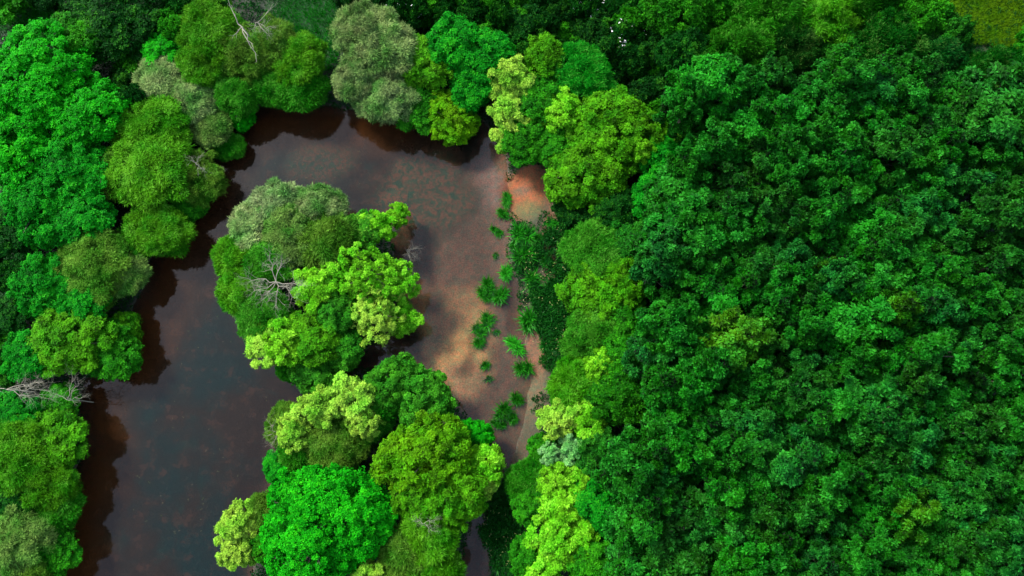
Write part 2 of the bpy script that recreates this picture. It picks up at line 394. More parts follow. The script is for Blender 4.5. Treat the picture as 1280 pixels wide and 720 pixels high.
    cm = quads_mesh(kind + '_crown', V, F, mat, {'v': vv})
    segs = []; tr_ = .035 * R + .03 * h / 2
    base = np.array([0, 0, -.6]); top = np.array([0, 0, zc * .9 + .2]) + np.array([*r.normal(0, .15, 2), 0]); mid = (base + top) / 2 + np.array([*r.normal(0, .12, 2), 0])
    segs += [(base, mid, tr_ * 1.25, tr_), (mid, top, tr_, tr_ * .75)]
    for j in range(0, nl, 3):
        st = mid + (top - mid) * r.uniform(.2, 1); e = C[j]; k1 = st + (e - st) * .5 + np.array([*r.normal(0, .12, 2), .15 * R * r.random()])
        segs += [(st, k1, tr_ * .42, tr_ * .25), (k1, e, tr_ * .25, tr_ * .08)]
        for _ in range(4):
            segs.append((e, e + unit(r.normal(size=3) + D[j]) * rl[j] * .8, tr_ * .09, tr_ * .03))
    return cm, tube_mesh(kind + '_trunk', segs, M_BARK)

PROTO = {}
def add_proto(kind, R, h, n, s0):
    PROTO.setdefault(kind, []).extend([(R, h, *crown(s0 + i, kind, R, h)) for i in range(n)])
add_proto('oak', 2.1, 9.5, 7, 100)
add_proto('oak', 1.5, 8.5, 3, 150)
add_proto('broad', 2.1, 7.0, 4, 200)
add_proto('broad', 3.4, 8.0, 3, 230)
add_proto('round', 3.2, 8.0, 2, 300)
add_proto('round', 4.9, 10.0, 1, 340)
add_proto('willow', 1.6, 5.5, 3, 400)
add_proto('willow', 2.8, 7.5, 4, 430)
add_proto('lime', 1.5, 6.0, 4, 500)
add_proto('lime', 2.5, 7.5, 3, 530)
add_proto('bush', 1.7, 3.0, 5, 600)

NAMES = dict(oak='broadleaf_tree', broad='broadleaf_tree', round='round_crowned_tree', willow='willow_tree', lime='young_leaved_tree', bush='bush')
counter = {}
def plant(px, py, rpx, kind, color, h, label, group, seed=None, name=None, cat=None, low=1.0):
    """px, py: where the middle of the crown shows; h: height of the tree in metres"""
    h *= low; zc = h * .62
    dist = depth_at(px, py, zc); R = rpx * dist / FPX
    c = at(px, py, zc); z0 = gz(c[0], c[1])
    lst = PROTO[kind]
    best = min(abs(math.log(R / q[0])) for q in lst)
    cand = [q for q in lst if abs(abs(math.log(R / q[0])) - best) < .06]
    i = counter.get((kind, cand[0][0]), 0); counter[(kind, cand[0][0])] = i + 1
    R0, h0, cm, tm = cand[i % len(cand)]
    s = R / R0
    root = empty(name or NAMES[kind], (c[0], c[1], max(z0, -.4)), random.uniform(0, 2 * pi), (s, s * random.uniform(.93, 1.07), h / h0))
    tag(root, label, cat or ('bush' if kind == 'bush' else 'tree'), group)
    link('trunk', tm, root); link('crown', cm, root, color)
    return root

TONE = dict(
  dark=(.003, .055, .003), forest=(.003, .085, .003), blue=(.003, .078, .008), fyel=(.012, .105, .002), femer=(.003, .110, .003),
  bright=(.007, .275, .003), emer=(.004, .195, .005), mid=(.018, .160, .003), soft=(.014, .125, .006),
  yel=(.054, .215, .003), yel2=(.085, .24, .002), lime=(.25, .43, .035), lime2=(.125, .40, .008), mint=(.16, .40, .12), ygreen=(.034, .190, .007), silver=(.24, .31, .11),
  grey=(.18, .25, .075), grey2=(.115, .215, .035), olive=(.078, .175, .012), scrub=(.004, .050, .004))
def jig(c, a=.12):
    f = 1 + random.uniform(-a, a); return tuple(min(.9, x * f * (1 + random.uniform(-a, a) * .5)) for x in c)

# ---- trees round the pond: px, py, radius px, kind, tone, height, label
G_W, G_N, G_I, G_P, G_E = ('trees on the west bank', 'trees on the north bank', 'trees on the pond island',
   'trees on the southern spit', 'trees on the east bank')
T = [
 # west side, top to bottom
 (55,105,72,'round','bright',11,'big bright green tree filling the upper left edge of the photo',G_W),
 (122,150,42,'broad','bright',10,'bright green tree, right shoulder of the big mass at upper left',G_W),
 (25,190,52,'round','bright',10,'bright green tree at the left edge, below the biggest bright one',G_W),
 (100,225,50,'broad','emer',9,'emerald tree behind the yellow willow, under the big bright mass',G_W),
 (150,30,58,'broad','dark',9,'dark green tree at the top left, next to the grass corner',G_W),
 (110,50,34,'broad','mid',9,'dull green tree wedged between the dark and the big bright tree',G_W),
 (212,72,27,'broad','bright',6.5,'small bright green tree above the grey willow pair',G_W),
 (207,108,30,'willow','grey',6.5,'grey green willow, upper left of the leaning grey pair',G_W),
 (245,128,33,'willow','grey',6.5,'grey green willow, middle of the leaning grey pair',G_W),
 (265,160,24,'willow','grey2',5.5,'grey green willow at the lower end of the grey pair, over the water',G_W),
 (198,162,42,'willow','yel',7.5,'yellow green willow, upper part of the rounded willow mass on the west bank',G_W),
 (192,215,50,'willow','yel',8,'large yellow green willow leaning over the west water',G_W),
 (243,222,34,'willow','olive',6.5,'olive willow with a grey patch, foremost over the west water',G_W),
 (150,222,28,'willow','olive',6.5,'olive willow at the landward side of the large yellow one',G_W),
 (235,255,24,'broad','mid',5,'small green tree at the water below the olive willow',G_W),
 (285,182,18,'willow','mid',4,'small green willow touching the water under the grey pair',G_W),
 (55,262,52,'broad','emer',9,'emerald tree at the left, halfway down the west bank',G_W),
 (105,280,38,'broad','emer',8,'emerald tree beside the brownish willow on the west bank',G_W),
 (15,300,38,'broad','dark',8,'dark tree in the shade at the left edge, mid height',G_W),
 (122,335,46,'willow','olive',7.5,'brownish olive willow in the middle of the west bank',G_W),
 (160,345,26,'willow','grey2',6,'small greyish willow beside the brownish one, by the water',G_W),
 (196,288,38,'willow','yel',6.5,'yellow green willow overhanging the water below the large one',G_W),
 (172,312,22,'broad','mid',5,'small green tree in the nook between two willows on the west bank',G_W),
 (68,360,44,'broad','emer',8,'vivid emerald tree left of the brownish willow',G_W),
 (112,378,32,'broad','emer',7,'smaller emerald tree under the brownish willow',G_W),
 (92,425,48,'round','yel',7.5,'yellow green domed tree at the bulge of the lower west bank',G_W),
 (140,440,34,'broad','mid',6.5,'green tree on the water side of the yellow dome, lower west bank',G_W),
 (155,412,22,'broad','yel',5.5,'small yellow green tree at the tip of the bulge, over the water',G_W),
 (45,445,32,'broad','emer',6.5,'emerald tree behind the yellow dome, above the pale dead brushwood',G_W),
 (20,395,28,'broad','dark',6,'dark tree at the left edge beside the vivid emerald tree',G_W),
 (28,520,30,'broad','emer',6,'emerald tree just under the pale dead brushwood, left edge',G_W),
 (78,505,26,'broad','mid',5,'green tree behind the thin dead twigs near the dark inlet',G_W),
 (75,550,38,'broad','yel',7,'yellow green tree on the point at the lower left bank',G_W),
 (28,570,44,'willow','yel',8,'yellow green willow at the left edge, lower bank',G_W),
 (60,595,38,'willow','yel',7.5,'olive yellow willow between the point and the bottom left corner',G_W),
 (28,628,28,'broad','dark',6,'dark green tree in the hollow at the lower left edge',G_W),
 (70,640,28,'willow','mid',6,'green willow by the water near the bottom left corner',G_W),
 (22,680,46,'willow','grey2',8,'greyish yellow willow in the bottom left corner',G_W),
 (60,690,34,'broad','mid',6.5,'green tree by the water in the bottom left corner',G_W),
 (30,735,40,'willow','olive',7,'olive willow cut by the bottom edge, left corner',G_W),
 # north side
 (268,45,40,'willow','yel',8,'yellow green willow left of the long dead limb on the north bank',G_N),
 (262,85,32,'willow','yel',7.5,'yellow green willow below left of the long dead limb',G_N),
 (310,75,36,'willow','olive',7.5,'olive willow under the long dead limb, north bank',G_N),
 (345,65,34,'willow','olive',7,'olive willow right of the dead twigs on the north bank',G_N),
 (378,85,34,'willow','yel',7,'yellow tipped willow, rightmost of the dead limb group',G_N),
 (300,115,34,'willow','mid',6.5,'green willow in front of the dead limb group, above the water corner',G_N),
 (378,115,28,'willow','mid',6,'green willow hanging low over the north water beside the grass',G_N),
 (345,112,26,'willow','mid',6,'green willow between its two twins at the north water corner',G_N),
 (302,147,17,'broad','bright',4,'small bright green bush-like tree at the pond top left corner',G_N),
 (265,10,26,'broad','dark',7,'dark tree at the top edge beside the dead limb',G_N),
 (462,52,40,'willow','grey',9,'tall silvery grey willow crown, upper half, north bank',G_N),
 (492,72,32,'willow','grey',8.5,'silvery grey willow, right upper shoulder of the tall grey clump',G_N),
 (450,102,32,'willow','grey',8,'silvery grey willow, left lower side of the tall grey clump',G_N),
 (482,122,38,'willow','grey',7.5,'silvery grey willow hanging over the north water',G_N),
 (530,85,34,'broad','yel',7.5,'yellow green tree between the silvery clump and the emerald pair',G_N),
 (522,130,34,'broad','mid',6,'green tree at the water right of the silvery clump',G_N),
 (562,146,34,'round','yel2',6.5,'rounded yellow green tree bulging over the north water',G_N),
 (572,62,36,'broad','emer',9,'emerald tree, left of the emerald pair above the north bank',G_N),
 (612,85,36,'broad','emer',8.5,'emerald tree, right of the emerald pair above the north bank',G_N),
 (590,112,28,'broad','emer',7,'smaller emerald tree below the emerald pair',G_N),
 (640,105,25,'lime','lime',9,'pale lime tree, upper of the pale pair at the pond top right corner',G_N),
 (642,142,28,'lime','lime',7.5,'pale lime tree, lower of the pale pair at the pond top right corner',G_N),
 (680,82,28,'broad','yel',9,'yellow green tree behind the pale lime pair',G_N),
 (722,98,40,'willow','emer',8,'soft bluish green tree between the lime pair and the dark scrub',G_N),
 (672,135,36,'broad','mid',8,'mid green tree right of the pale lime pair',G_N),
 (700,150,24,'lime','lime2',8,'lime spray in front of the large dome, north east corner',G_N),
 (655,180,28,'broad','mid',6.5,'green tree low over the orange mud corner',G_N),
 (632,178,18,'lime','lime',5,'small pale lime tree at the mud corner waterline',G_N),
 (695,190,26,'broad','mid',6.5,'green tree between the mud corner and the large dome',G_N),
 (762,165,48,'round','yel',9.5,'large yellow green dome, upper part, north east of the pond',G_N),
 (795,180,38,'round','yel',9,'yellow green dome, right part, against the dense wood',G_N),
 (735,220,48,'round','yel',8.5,'yellow green dome, lower part, above the iris bed',G_N),
 (798,200,14,'lime','lime2',9.5,'tiny lime spray on the right side of the large dome',G_N),
 # east side, down
 (738,318,40,'willow','ygreen',8,'soft yellow green willow at the top right of the iris bed',G_E),
 (782,312,32,'broad','soft',8,'soft green tree behind the top willow of the east bank',G_E),
 (738,372,40,'broad','yel',8,'yellow green tree beside the middle of the iris bed',G_E),
 (780,358,30,'round','yel',9,'yellow green tree set back behind the iris bed, against the wood',G_E),
 (735,422,38,'willow','ygreen',7.5,'yellow green willow at the lower end of the iris bed',G_E),
 (778,408,34,'broad','mid',8,'mid green tree behind the lower iris bed willow',G_E),
 (770,448,34,'broad','mid',8.5,'mid green tree at the wood edge, level with the sandy shallows',G_E),
 (715,478,32,'willow','yel',7,'dull yellow willow above the lime sprays of the east bank',G_E),
 (772,498,36,'broad','fyel',9,'green tree with yellow flecks right of the dull yellow willow',G_E),
 (740,462,20,'lime','lime2',8,'small lime spray above the dull yellow willow',G_E),
 (690,525,24,'lime','lime',7.5,'lime spray, left of the lime pair above the channel',G_E),
 (722,528,24,'lime','lime2',7.5,'lime spray, right of the lime pair above the channel',G_E),
 (708,562,18,'lime','mint',7.5,'pale mint green tree, larger of the two mint ones',G_E),
 (682,568,13,'lime','mint',7,'pale mint green tree, smaller of the two mint ones',G_E),
 (735,568,34,'round','soft',8,'soft green rounded tree right of the mint trees',G_E),
 (655,600,26,'willow','mid',6,'green tree at the channel left of the lime cluster',G_E),
 (672,560,20,'broad','mid',6,'small green tree at the channel above left of the mint trees',G_E),
 (688,598,24,'lime','lime2',7,'lime spray below the mint trees',G_E),
 (722,600,22,'lime','lime2',7.5,'lime spray below the soft rounded tree',G_E),
 (660,632,26,'broad','mid',6.5,'green tree right of the dark iris bed by the channel',G_E),
 (690,630,30,'lime','lime2',7.5,'larger lime spray in the middle of the lower east bank',G_E),
 (742,628,34,'broad','emer',8.5,'emerald tree right of the larger lime spray',G_E),
 (688,672,30,'lime','lime2',7.5,'lime spray at the lower east bank, beside the brown gap',G_E),
 (718,668,24,'lime','lime2',7,'lime spray second from the brown gap, near the bottom edge',G_E),
 (654,697,26,'broad','mid',6.5,'green tree at the bottom edge by the channel',G_E),
 (676,712,24,'lime','lime2',7,'lime spray at the bottom edge, right of the channel tree',G_E),
 (735,705,32,'broad','mid',8,'mid green tree at the bottom edge, right of the lime spray',G_E),
 # island
 (350,262,32,'willow','silver',8,'greyish willow at the top of the pond island',G_I),
 (322,285,30,'willow','silver',7.5,'greyish willow at the upper left of the pond island',G_I),
 (400,268,36,'willow','grey',8,'grey green willow at the top right of the pond island',G_I),
 (370,300,38,'willow','grey2',8,'grey green willow in the island middle, above the dead crown',G_I),
 (412,308,34,'willow','olive',8,'olive willow in the island middle, beside the lime trees',G_I),
 (303,325,28,'willow','yel',6.5,'yellow green willow at the left tip of the island',G_I),
 (311,365,34,'willow','yel',7,'yellow green willow at the left side of the island, below the tip',G_I),
 (335,395,34,'willow','ygreen',7,'green willow below the dead crown of the island',G_I),
 (345,330,30,'willow','ygreen',7,'green willow right behind the dead crown of the island',G_I),
 (476,286,20,'lime','lime2',7,'lime tree sticking out at the upper right of the island',G_I),
 (497,268,13,'lime','lime2',5,'small lime twig tree at the very upper right of the island',G_I),
 (450,302,26,'lime','ygreen',6.5,'green tree between the willows and the lime spray of the island',G_I),
 (460,345,36,'lime','lime2',9,'lime tree, largest crown on the right half of the island',G_I),
 (492,355,32,'lime','lime2',8,'lime tree at the rightmost bulge of the island',G_I),
 (470,392,34,'lime','lime',8,'pale lime tree at the lower right of the island',G_I),
 (505,398,22,'lime','lime2',6,'small lime tree low over the water, island lower right',G_I),
 (402,362,30,'lime','lime2',8,'lime tree right of the dead crown of the island',G_I),
 (425,392,28,'broad','ygreen',7.5,'green tree in the centre of the island lime group',G_I),
 (335,428,26,'lime','lime',7,'pale lime tree at the lower left of the island',G_I),
 (362,425,26,'lime','lime2',7.5,'lime tree next to the pale one, island lower left',G_I),
 (398,425,32,'broad','yel',7.5,'yellow green tree at the lower middle of the island',G_I),
 (395,462,30,'broad','ygreen',6,'green tree at the bottom tip of the island',G_I),
 (428,437,27,'broad','ygreen',6.5,'green tree at the island lower right, facing the spit',G_I),
 (362,462,16,'broad','mid',4.5,'small green tree at the island bottom left waterline',G_I),
 # spit
 (492,482,36,'round','ygreen',7.5,'mid green rounded tree at the top of the southern spit',G_P),
 (530,502,38,'round','ygreen',7.5,'soft green rounded tree on the spit, facing the sandy shallows',G_P),
 (470,515,28,'willow','mid',7,'green willow under the lime spray of the spit',G_P),
 (442,500,28,'lime','lime',9,'pale lime spray, largest of the three at the top of the spit',G_P),
 (405,512,25,'lime','lime',8.5,'pale lime spray, middle of the three at the top of the spit',G_P),
 (370,540,20,'lime','lime',8,'pale lime spray, leftmost of the three at the top of the spit',G_P),
 (462,530,18,'lime','lime',8.5,'small pale lime spray below the largest one on the spit',G_P),
 (358,530,22,'willow','olive',5,'dark olive willow at the left waterline of the spit',G_P),
 (420,558,38,'willow','olive',7,'olive willow between the lime sprays and the big green dome',G_P),
 (380,560,24,'willow','mid',5.5,'dark green willow left of the olive one on the spit',G_P),
 (352,585,20,'broad','emer',4.5,'dark emerald tree at the waterline above the big green dome',G_P),
 (535,570,52,'round','yel2',9.5,'yellow domed tree, the brightest dome on the spit',G_P),
 (566,618,42,'round','yel',9,'yellow green dome below right of the brightest dome on the spit',G_P),
 (530,622,38,'round','yel',8.5,'yellow green dome below the brightest dome on the spit',G_P),
 (540,668,33,'willow','yel',7.5,'yellow green willow on the spit near the bottom edge',G_P),
 (512,688,32,'willow','olive',7,'olive willow between the big green dome and the bottom edge',G_P),
 (545,708,28,'willow','yel',6.5,'yellow olive willow at the bottom edge beside the channel',G_P),
 (592,545,22,'broad','bright',5.5,'small fresh green tree at the right shoulder of the spit',G_P),
 (608,582,24,'lime','lime2',7.5,'lime tree, upper of the two on the right tip of the spit',G_P),
 (608,605,16,'lime','lime',7,'lime tree, lower of the two on the right tip of the spit',G_P),
 (407,655,78,'round','bright',11,'big round vivid green tree at the bottom of the spit',G_P),
 (300,652,26,'lime','lime',7.5,'pale yellow lime tree left of the big round green tree',G_P),
 (303,688,20,'lime','lime',7,'smaller pale lime tree under the yellow one, at the open water',G_P),
 (334,640,20,'willow','olive',6,'olive willow squeezed between the pale tree and the big green tree',G_P),
 (338,680,22,'broad','mid',6,'green tree under the left side of the big round green tree',G_P),
 (468,718,22,'lime','lime',7,'pale tree at the bottom edge right of the big round green tree',G_P),
 (490,725,28,'willow','olive',6.5,'olive willow cut by the bottom edge beside the pale tree',G_P),
 # loose trees beyond the north bank
 (868,180,26,'lime','fyel',11.5,'yellowish tree standing out at the upper left of the dense wood','trees at the wood edge'),
 (828,205,30,'broad','emer',9,'emerald tree between the large dome and the dense wood','trees at the wood edge'),
 (815,255,30,'broad','emer',9,'emerald tree right of the lower dome','trees at the wood edge'),
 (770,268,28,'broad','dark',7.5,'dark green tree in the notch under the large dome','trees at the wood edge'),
]
NORTH = [  # soft trees at the top right
 (885,10,40,'broad','mid'),(955,20,46,'willow','mid'),(1025,35,42,'willow','yel'),(1090,15,42,'broad','mid'),(1140,32,30,'broad','mid'),
 (1100,68,42,'willow','forest'),(1040,72,34,'broad','soft'),(985,70,34,'willow','dark'),(915,78,38,'willow','mid'),(1160,85,46,'willow','blue'),
 (1236,108,34,'willow','forest'),(1290,62,26,'broad','mid'),(1215,115,34,'willow','forest'),(1275,110,34,'willow','mid'),(840,25,34,'broad','mid'),
 (850,75,30,'broad','dark'),(1176,58,20,'broad','soft'),(1060,5,30,'willow','mid')]
NPH = ['just right of the white blossom bushes','second from the white blossom bushes','yellowish crown in the middle of the row',
 'left of the mown corner','touching the mown corner','below the yellowish crown','under the yellowish crown, to its left','dark, above the wood edge',
 'above the yellowish wood tree','bluish, under the mown corner','broad, at the top right corner','cut by the right edge','third from the right edge, low in the belt',
 'against the right edge, low in the belt','beside the dark scrub','in the dark gap by the scrub','between the bluish crown and the mown corner',
 'cut by the top edge','in the mown corner itself']
for (px, py, r_, kd, tn, h, lb, g) in T:
    r_ *= .945
    if g == G_E and px < 750: px += 7
    plant(px, py, r_, kd, jig(TONE[tn], .08), h, lb, g, low=.53 if g == G_W else .60)
for (px, py, r_, kd, tn), ph in zip(NORTH, NPH):
    plant(px, py, r_, kd, jig(TONE[tn], .08), random.uniform(6.5, 8.5), 'soft green tree, top right belt, ' + ph, 'loose trees of the top right belt')

# ---- the dense wood: uneven spacing, dark openings kept free
GAPS = [(1193,347,9),(1149,374,8),(1011,441,8),(941,307,6),(1072,253,6),(1233,320,7),(1125,594,9),(1220,510,9),(978,661,9),(1055,608,7),
        (1045,648,6),(1176,695,7),(1260,628,9)]
LEFT = [(100,905),(150,845),(200,862),(240,850),(280,845),(330,822),(400,822),(460,815),(520,812),(580,785),(640,785),(700,778),(760,775)]
def left_edge(py):
    for (y0, x0), (y1, x1) in zip(LEFT, LEFT[1:]):
        if y0 <= py <= y1: return x0 + (x1 - x0) * (py - y0) / (y1 - y0)
    return LEFT[0][1] if py < 100 else LEFT[-1][1]
pts = []; tries = 0
while tries < 30000:
    tries += 1
    py = random.uniform(112, 748); px = random.uniform(760, 1308)
    if px < left_edge(py) or (py < 135 and px > 1170 and px < 1240): continue
    r_ = random.choice((22, 26, 28, 30, 33, 37)) * random.uniform(.92, 1.08)
    if any(math.hypot(px - a, py - b) < c + r_ * .62 for a, b, c in GAPS): continue
    if any(math.hypot(px - a, py - b) < (r_ + c) * .60 for a, b, c in pts): continue
    if any(math.hypot(px - q[0], py - q[1]) < (r_ + q[2]) * .5 for q in T): continue
    pts.append((px, py, r_))
print('wood trees', len(pts))
ORD = ['first','second','third','fourth','fifth','sixth','seventh','eighth','ninth','tenth','eleventh','twelfth','thirteenth','fourteenth','fifteenth','sixteenth','seventeenth','eighteenth','nineteenth','twentieth']
TW = dict(forest='mid green', blue='bluish green', dark='dark green', fyel='yellowish green', femer='emerald green')
pts.sort(key=lambda q: q[1]); BAND = 40
for b in range(0, 17):
    row = sorted([q for q in pts if 108 + b * BAND <= q[1] < 108 + (b + 1) * BAND])
    for i, (px, py, r_) in enumerate(row):
        tn = random.choices(['forest', 'blue', 'dark', 'fyel', 'femer'], [50, 16, 14, 5, 15 if px < 1080 else 6])[0]
        if px > 1170: tn = random.choice(['forest', 'dark', 'blue', 'dark'])
        if random.random() < .12: r_ *= 1.25
        plant(px, py, r_ * 1.2, 'oak', jig(TONE[tn], .10), random.uniform(8.4, 11.6),
              f'{TW[tn]} tree in the dense wood, {ORD[i]} from its pond side, {ORD[b]} row down', 'trees of the dense wood right of the pond')

# ---- scrub bushes beyond the north bank
k = 0; sp = []; tries = 0
while tries < 3000:
    tries += 1
    px = random.uniform(500, 880); py = random.uniform(-12, 120)
    lim = 28 + max(0, (px - 560)) * .40 if px > 560 else 26
    if py > lim + 6 or (720 < px < 810 and 88 < py): continue
    if any(math.hypot(px - a, py - b) < 21 for a, b in sp): continue
    sp.append((px, py))
for px, py in [(440,-4),(478,0),(230,20),(225,45),(238,3),(20,5),(60,-2),(100,2),(5,345),(30,345),(8,430),(15,455),(5,620),
               (165,108),(172,135),(178,85),(716,268),(725,105),(745,120),(800,135),(822,150),(835,110)]: sp.append((px, py))
sp.sort(key=lambda q: q[0]); cnt = {}
for i, (px, py) in enumerate(sp):
    tn = random.choice(['scrub', 'scrub', 'dark', 'mid'])
    if px < 500: lb, g = None, 'low bushes in the gaps'
    where = 'north scrub' if 495 < px < 880 and py < 160 else ('gaps of the west bank' if px < 260 else 'shore gaps')
    cnt[where] = cnt.get(where, -1) + 1; q = cnt[where]
    lb = f"{dict(scrub='very dark', dark='dark green', mid='mid green')[tn]} bush in the {where}, {ORD[q % 20]} from the left" + (', right half' if q >= 20 else '')
    plant(px, py, random.uniform(17, 26), 'bush', jig(TONE[tn], .2), random.uniform(2.2, 4.2), lb, 'low bushes of the ' + where)

# ---- flowering bushes
def blossom_mesh(seed, R, h, n):
    r = np.random.default_rng(seed)
    cl = unit(r.normal(size=(14, 3)) + np.array([0, 0, .8])) * np.array([R, R, h * .45]) * .92 + np.array([0, 0, h * .55])
    P = cl[r.integers(0, 14, n)] + r.normal(0, .24, (n, 3)) ; P[:, 2] += .15
    V, F, vv = sprig_leaves(r, P, unit(r.normal(size=(n, 3)) * .4 + np.array([0, 0, 1.])), np.full(n, .5), 3, .095, .085, (0, .4))
    return quads_mesh('blossom', V, F, M_WHITE)
for i, (px, py, r_, lb) in enumerate([(512,18,20,'dark bush with white blossom right of the tall silvery willow'),
      (775,52,24,'bush heavy with white blossom in the dark north scrub'),(735,12,20,'bush with scattered white blossom at the top edge'),
      (1083,104,14,'small bush with a few white blossoms at the top edge of the dense wood')]):
    o = plant(px, py, r_, 'bush', TONE['dark'], 4.0 if i < 3 else 7, lb, 'bushes with white blossom', name='flowering_bush')
    s = o.scale[0]
    link('blossom', blossom_mesh(50 + i, 1.7, 3.0, (90, 200, 90, 25)[i]), o)

# ---- dead wood
def dead(name, base_px, zt, limbs, seed, label, thick=.07, depth=2, L=2.2, kids=3, bend=.45):
    r = np.random.default_rng(seed); top = np.array(at(*base_px, zt)); x, y = top[0], top[1]; z0 = gz(x, y)
    root = empty(name, (x, y, z0)); tag(root, label, 'dead tree', 'dead trees')
    tube = [(np.array([0, 0, -.4]), np.array([.1, .05, (zt - z0) * .5]), thick * 2.2, thick * 1.7), (np.array([.1, .05, (zt - z0) * .5]), np.array([0, 0, zt - z0]), thick * 1.7, thick)]
    link('trunk', tube_mesh('dead_trunk', tube, M_DEAD, 7), root)
    for (tx, ty, dz, ll) in limbs:
        e = np.array(at(base_px[0] + tx, base_px[1] + ty, zt + dz)) - top
        segs = []; Lm = np.linalg.norm(e); d = e / Lm; p = np.array([0, 0, zt - z0]); st = p.copy()
        n = 5; cur = p
        for j in range(n):
            q = p + e * (j + 1) / n + r.normal(0, .10, 3) * (1 if j < n - 1 else .3); ra = thick * (1 - j / n * .7); rb = thick * (1 - (j + 1) / n * .7)
            segs.append((cur, q, ra, rb)); cur = q
            if j >= 1:
                for _ in range(kids): grow(r, segs, q, unit(d + r.normal(0, .8, 3) + np.array([0, 0, .15])), ll * r.uniform(.5, 1), rb * .6, depth - 1, bend, 3)
        link('limb', tube_mesh('limb', segs, M_DEAD, 4), root)
dead('dead_tree', (345, 352), 5.9, [(-34,-4,.3,1.1),(-30,14,-.2,1.1),(-8,-36,.9,1.0),(8,-26,.8,.8),(36,4,.2,1.1),(26,20,-.1,1.0),(0,30,-.1,1.0),(-16,22,0,1.0)], 5,
     'bare bleached dead tree with tangled limbs on top of the pond island', .036, 2, kids=4)
dead('dead_tree', (303, 34), 6.1, [(-18,-36,1.0,.6),(14,26,0,.5),(18,42,-.8,.5),(-12,14,-.3,.6)], 8, 'long bleached dead limb reaching from the top edge into the north willows', .055, 1, kids=1)
dead('dead_tree', (322, 28), 6.0, [(22,-22,.6,.7),(10,12,0,1.0),(18,6,0,1.0),(-4,8,0,.9)], 9, 'knot of thin grey dead twigs right of the long dead limb', .028, 2)
dead('dead_tree', (8, 487), 5.0, [(46,-10,.1,1.3),(52,2,0,1.4),(44,10,-.2,1.3),(30,-6,.2,1.2),(-20,0,0,1.0)], 12, 'sheaf of pale dead brushwood lying over the left edge of the photo', .035, 2, kids=4, bend=.3)
dead('dead_tree', (84, 500), 3.6, [(14,-22,.2,.9),(18,-2,0,.9),(6,-34,.2,.9),(-16,-8,0,.8)], 13, 'thin dead twigs beside the dark inlet of the lower west bank', .022, 2)
dead('dead_tree', (508, 314), 2.0, [(12,-4,.2,.7),(10,6,0,.7),(4,10,.2,.6)], 14, 'grey dead twigs poking over the water right of the island', .019, 2)
dead('dead_tree', (345, 540), 3.0, [(-8,-14,.2,.8),(-10,4,0,.8),(-6,18,.2,.8)], 15, 'brown dead twigs at the left waterline of the spit', .019, 2)
dead('dead_tree', (530, 655), 5.7, [(12,-4,.2,.7),(-8,-4,.2,.7),(10,6,.2,.7)], 16, 'pale twiggy dead top among the yellow willows near the bottom edge', .019, 2)
dead('dead_tree', (245, 205), 4.9, [(10,8,.2,.8),(-8,-6,.3,.7),(6,-10,.2,.7)], 17, 'grey dead twigs in the foremost olive willow of the west bank', .019, 2)

# ---- irises
def iris_mesh(seed, R, n, Lb=1.0, wd=.06):
    r = np.random.default_rng(seed); m_ = 5
    cx = np.stack([r.normal(0, .33, m_) * R, r.normal(0, .33, m_) * R], 1); cx[0] = 0
    w_ = r.integers(0, m_, n); a = r.uniform(0, 2 * pi, n); rr = .16 * R * np.sqrt(r.random(n))
    lean = r.uniform(.1, 1.5, n); L = Lb * r.uniform(.35, 1.1, n) * r.uniform(.7, 1.1, m_)[w_]
    b = np.stack([cx[w_, 0] + rr * np.cos(a), cx[w_, 1] + rr * np.sin(a), np.zeros(n)], 1); az = a + r.normal(0, .8, n)
    o = np.stack([np.cos(az), np.sin(az), np.zeros(n)], 1); sd = np.stack([-np.sin(az), np.cos(az), np.zeros(n)], 1)
    Vs = []; pos = b.copy(); ang = lean * .5
    for q in range(5):
        ww = wd * (1, 1.1, .95, .65, .08)[q] * .5
        Vs.append(pos - sd * ww); Vs.append(pos + sd * ww + np.array([0, 0, .01]))
        pos = pos + (o * np.sin(ang)[:, None] + np.array([0, 0, 1.]) * np.cos(ang)[:, None]) * (L / 4)[:, None]; ang = ang + lean * .42
    V = np.stack(Vs, 1).reshape(-1, 3); i = np.arange(n)[:, None] * 10
    F = np.concatenate([i + np.array([[2 * q, 2 * q + 1, 2 * q + 3, 2 * q + 2]]) for q in range(4)])
    vv = np.tile(np.clip(r.normal(.5, .2, n), 0, 1), 4)
    return quads_mesh('iris_clump', V, F, M_IRIS, {'v': vv})
IM = [iris_mesh(70 + i, 1.0, 420, 1.0, .04) for i in range(6)] + [iris_mesh(80 + i, 1.0, 160, .9, .04) for i in range(2)]
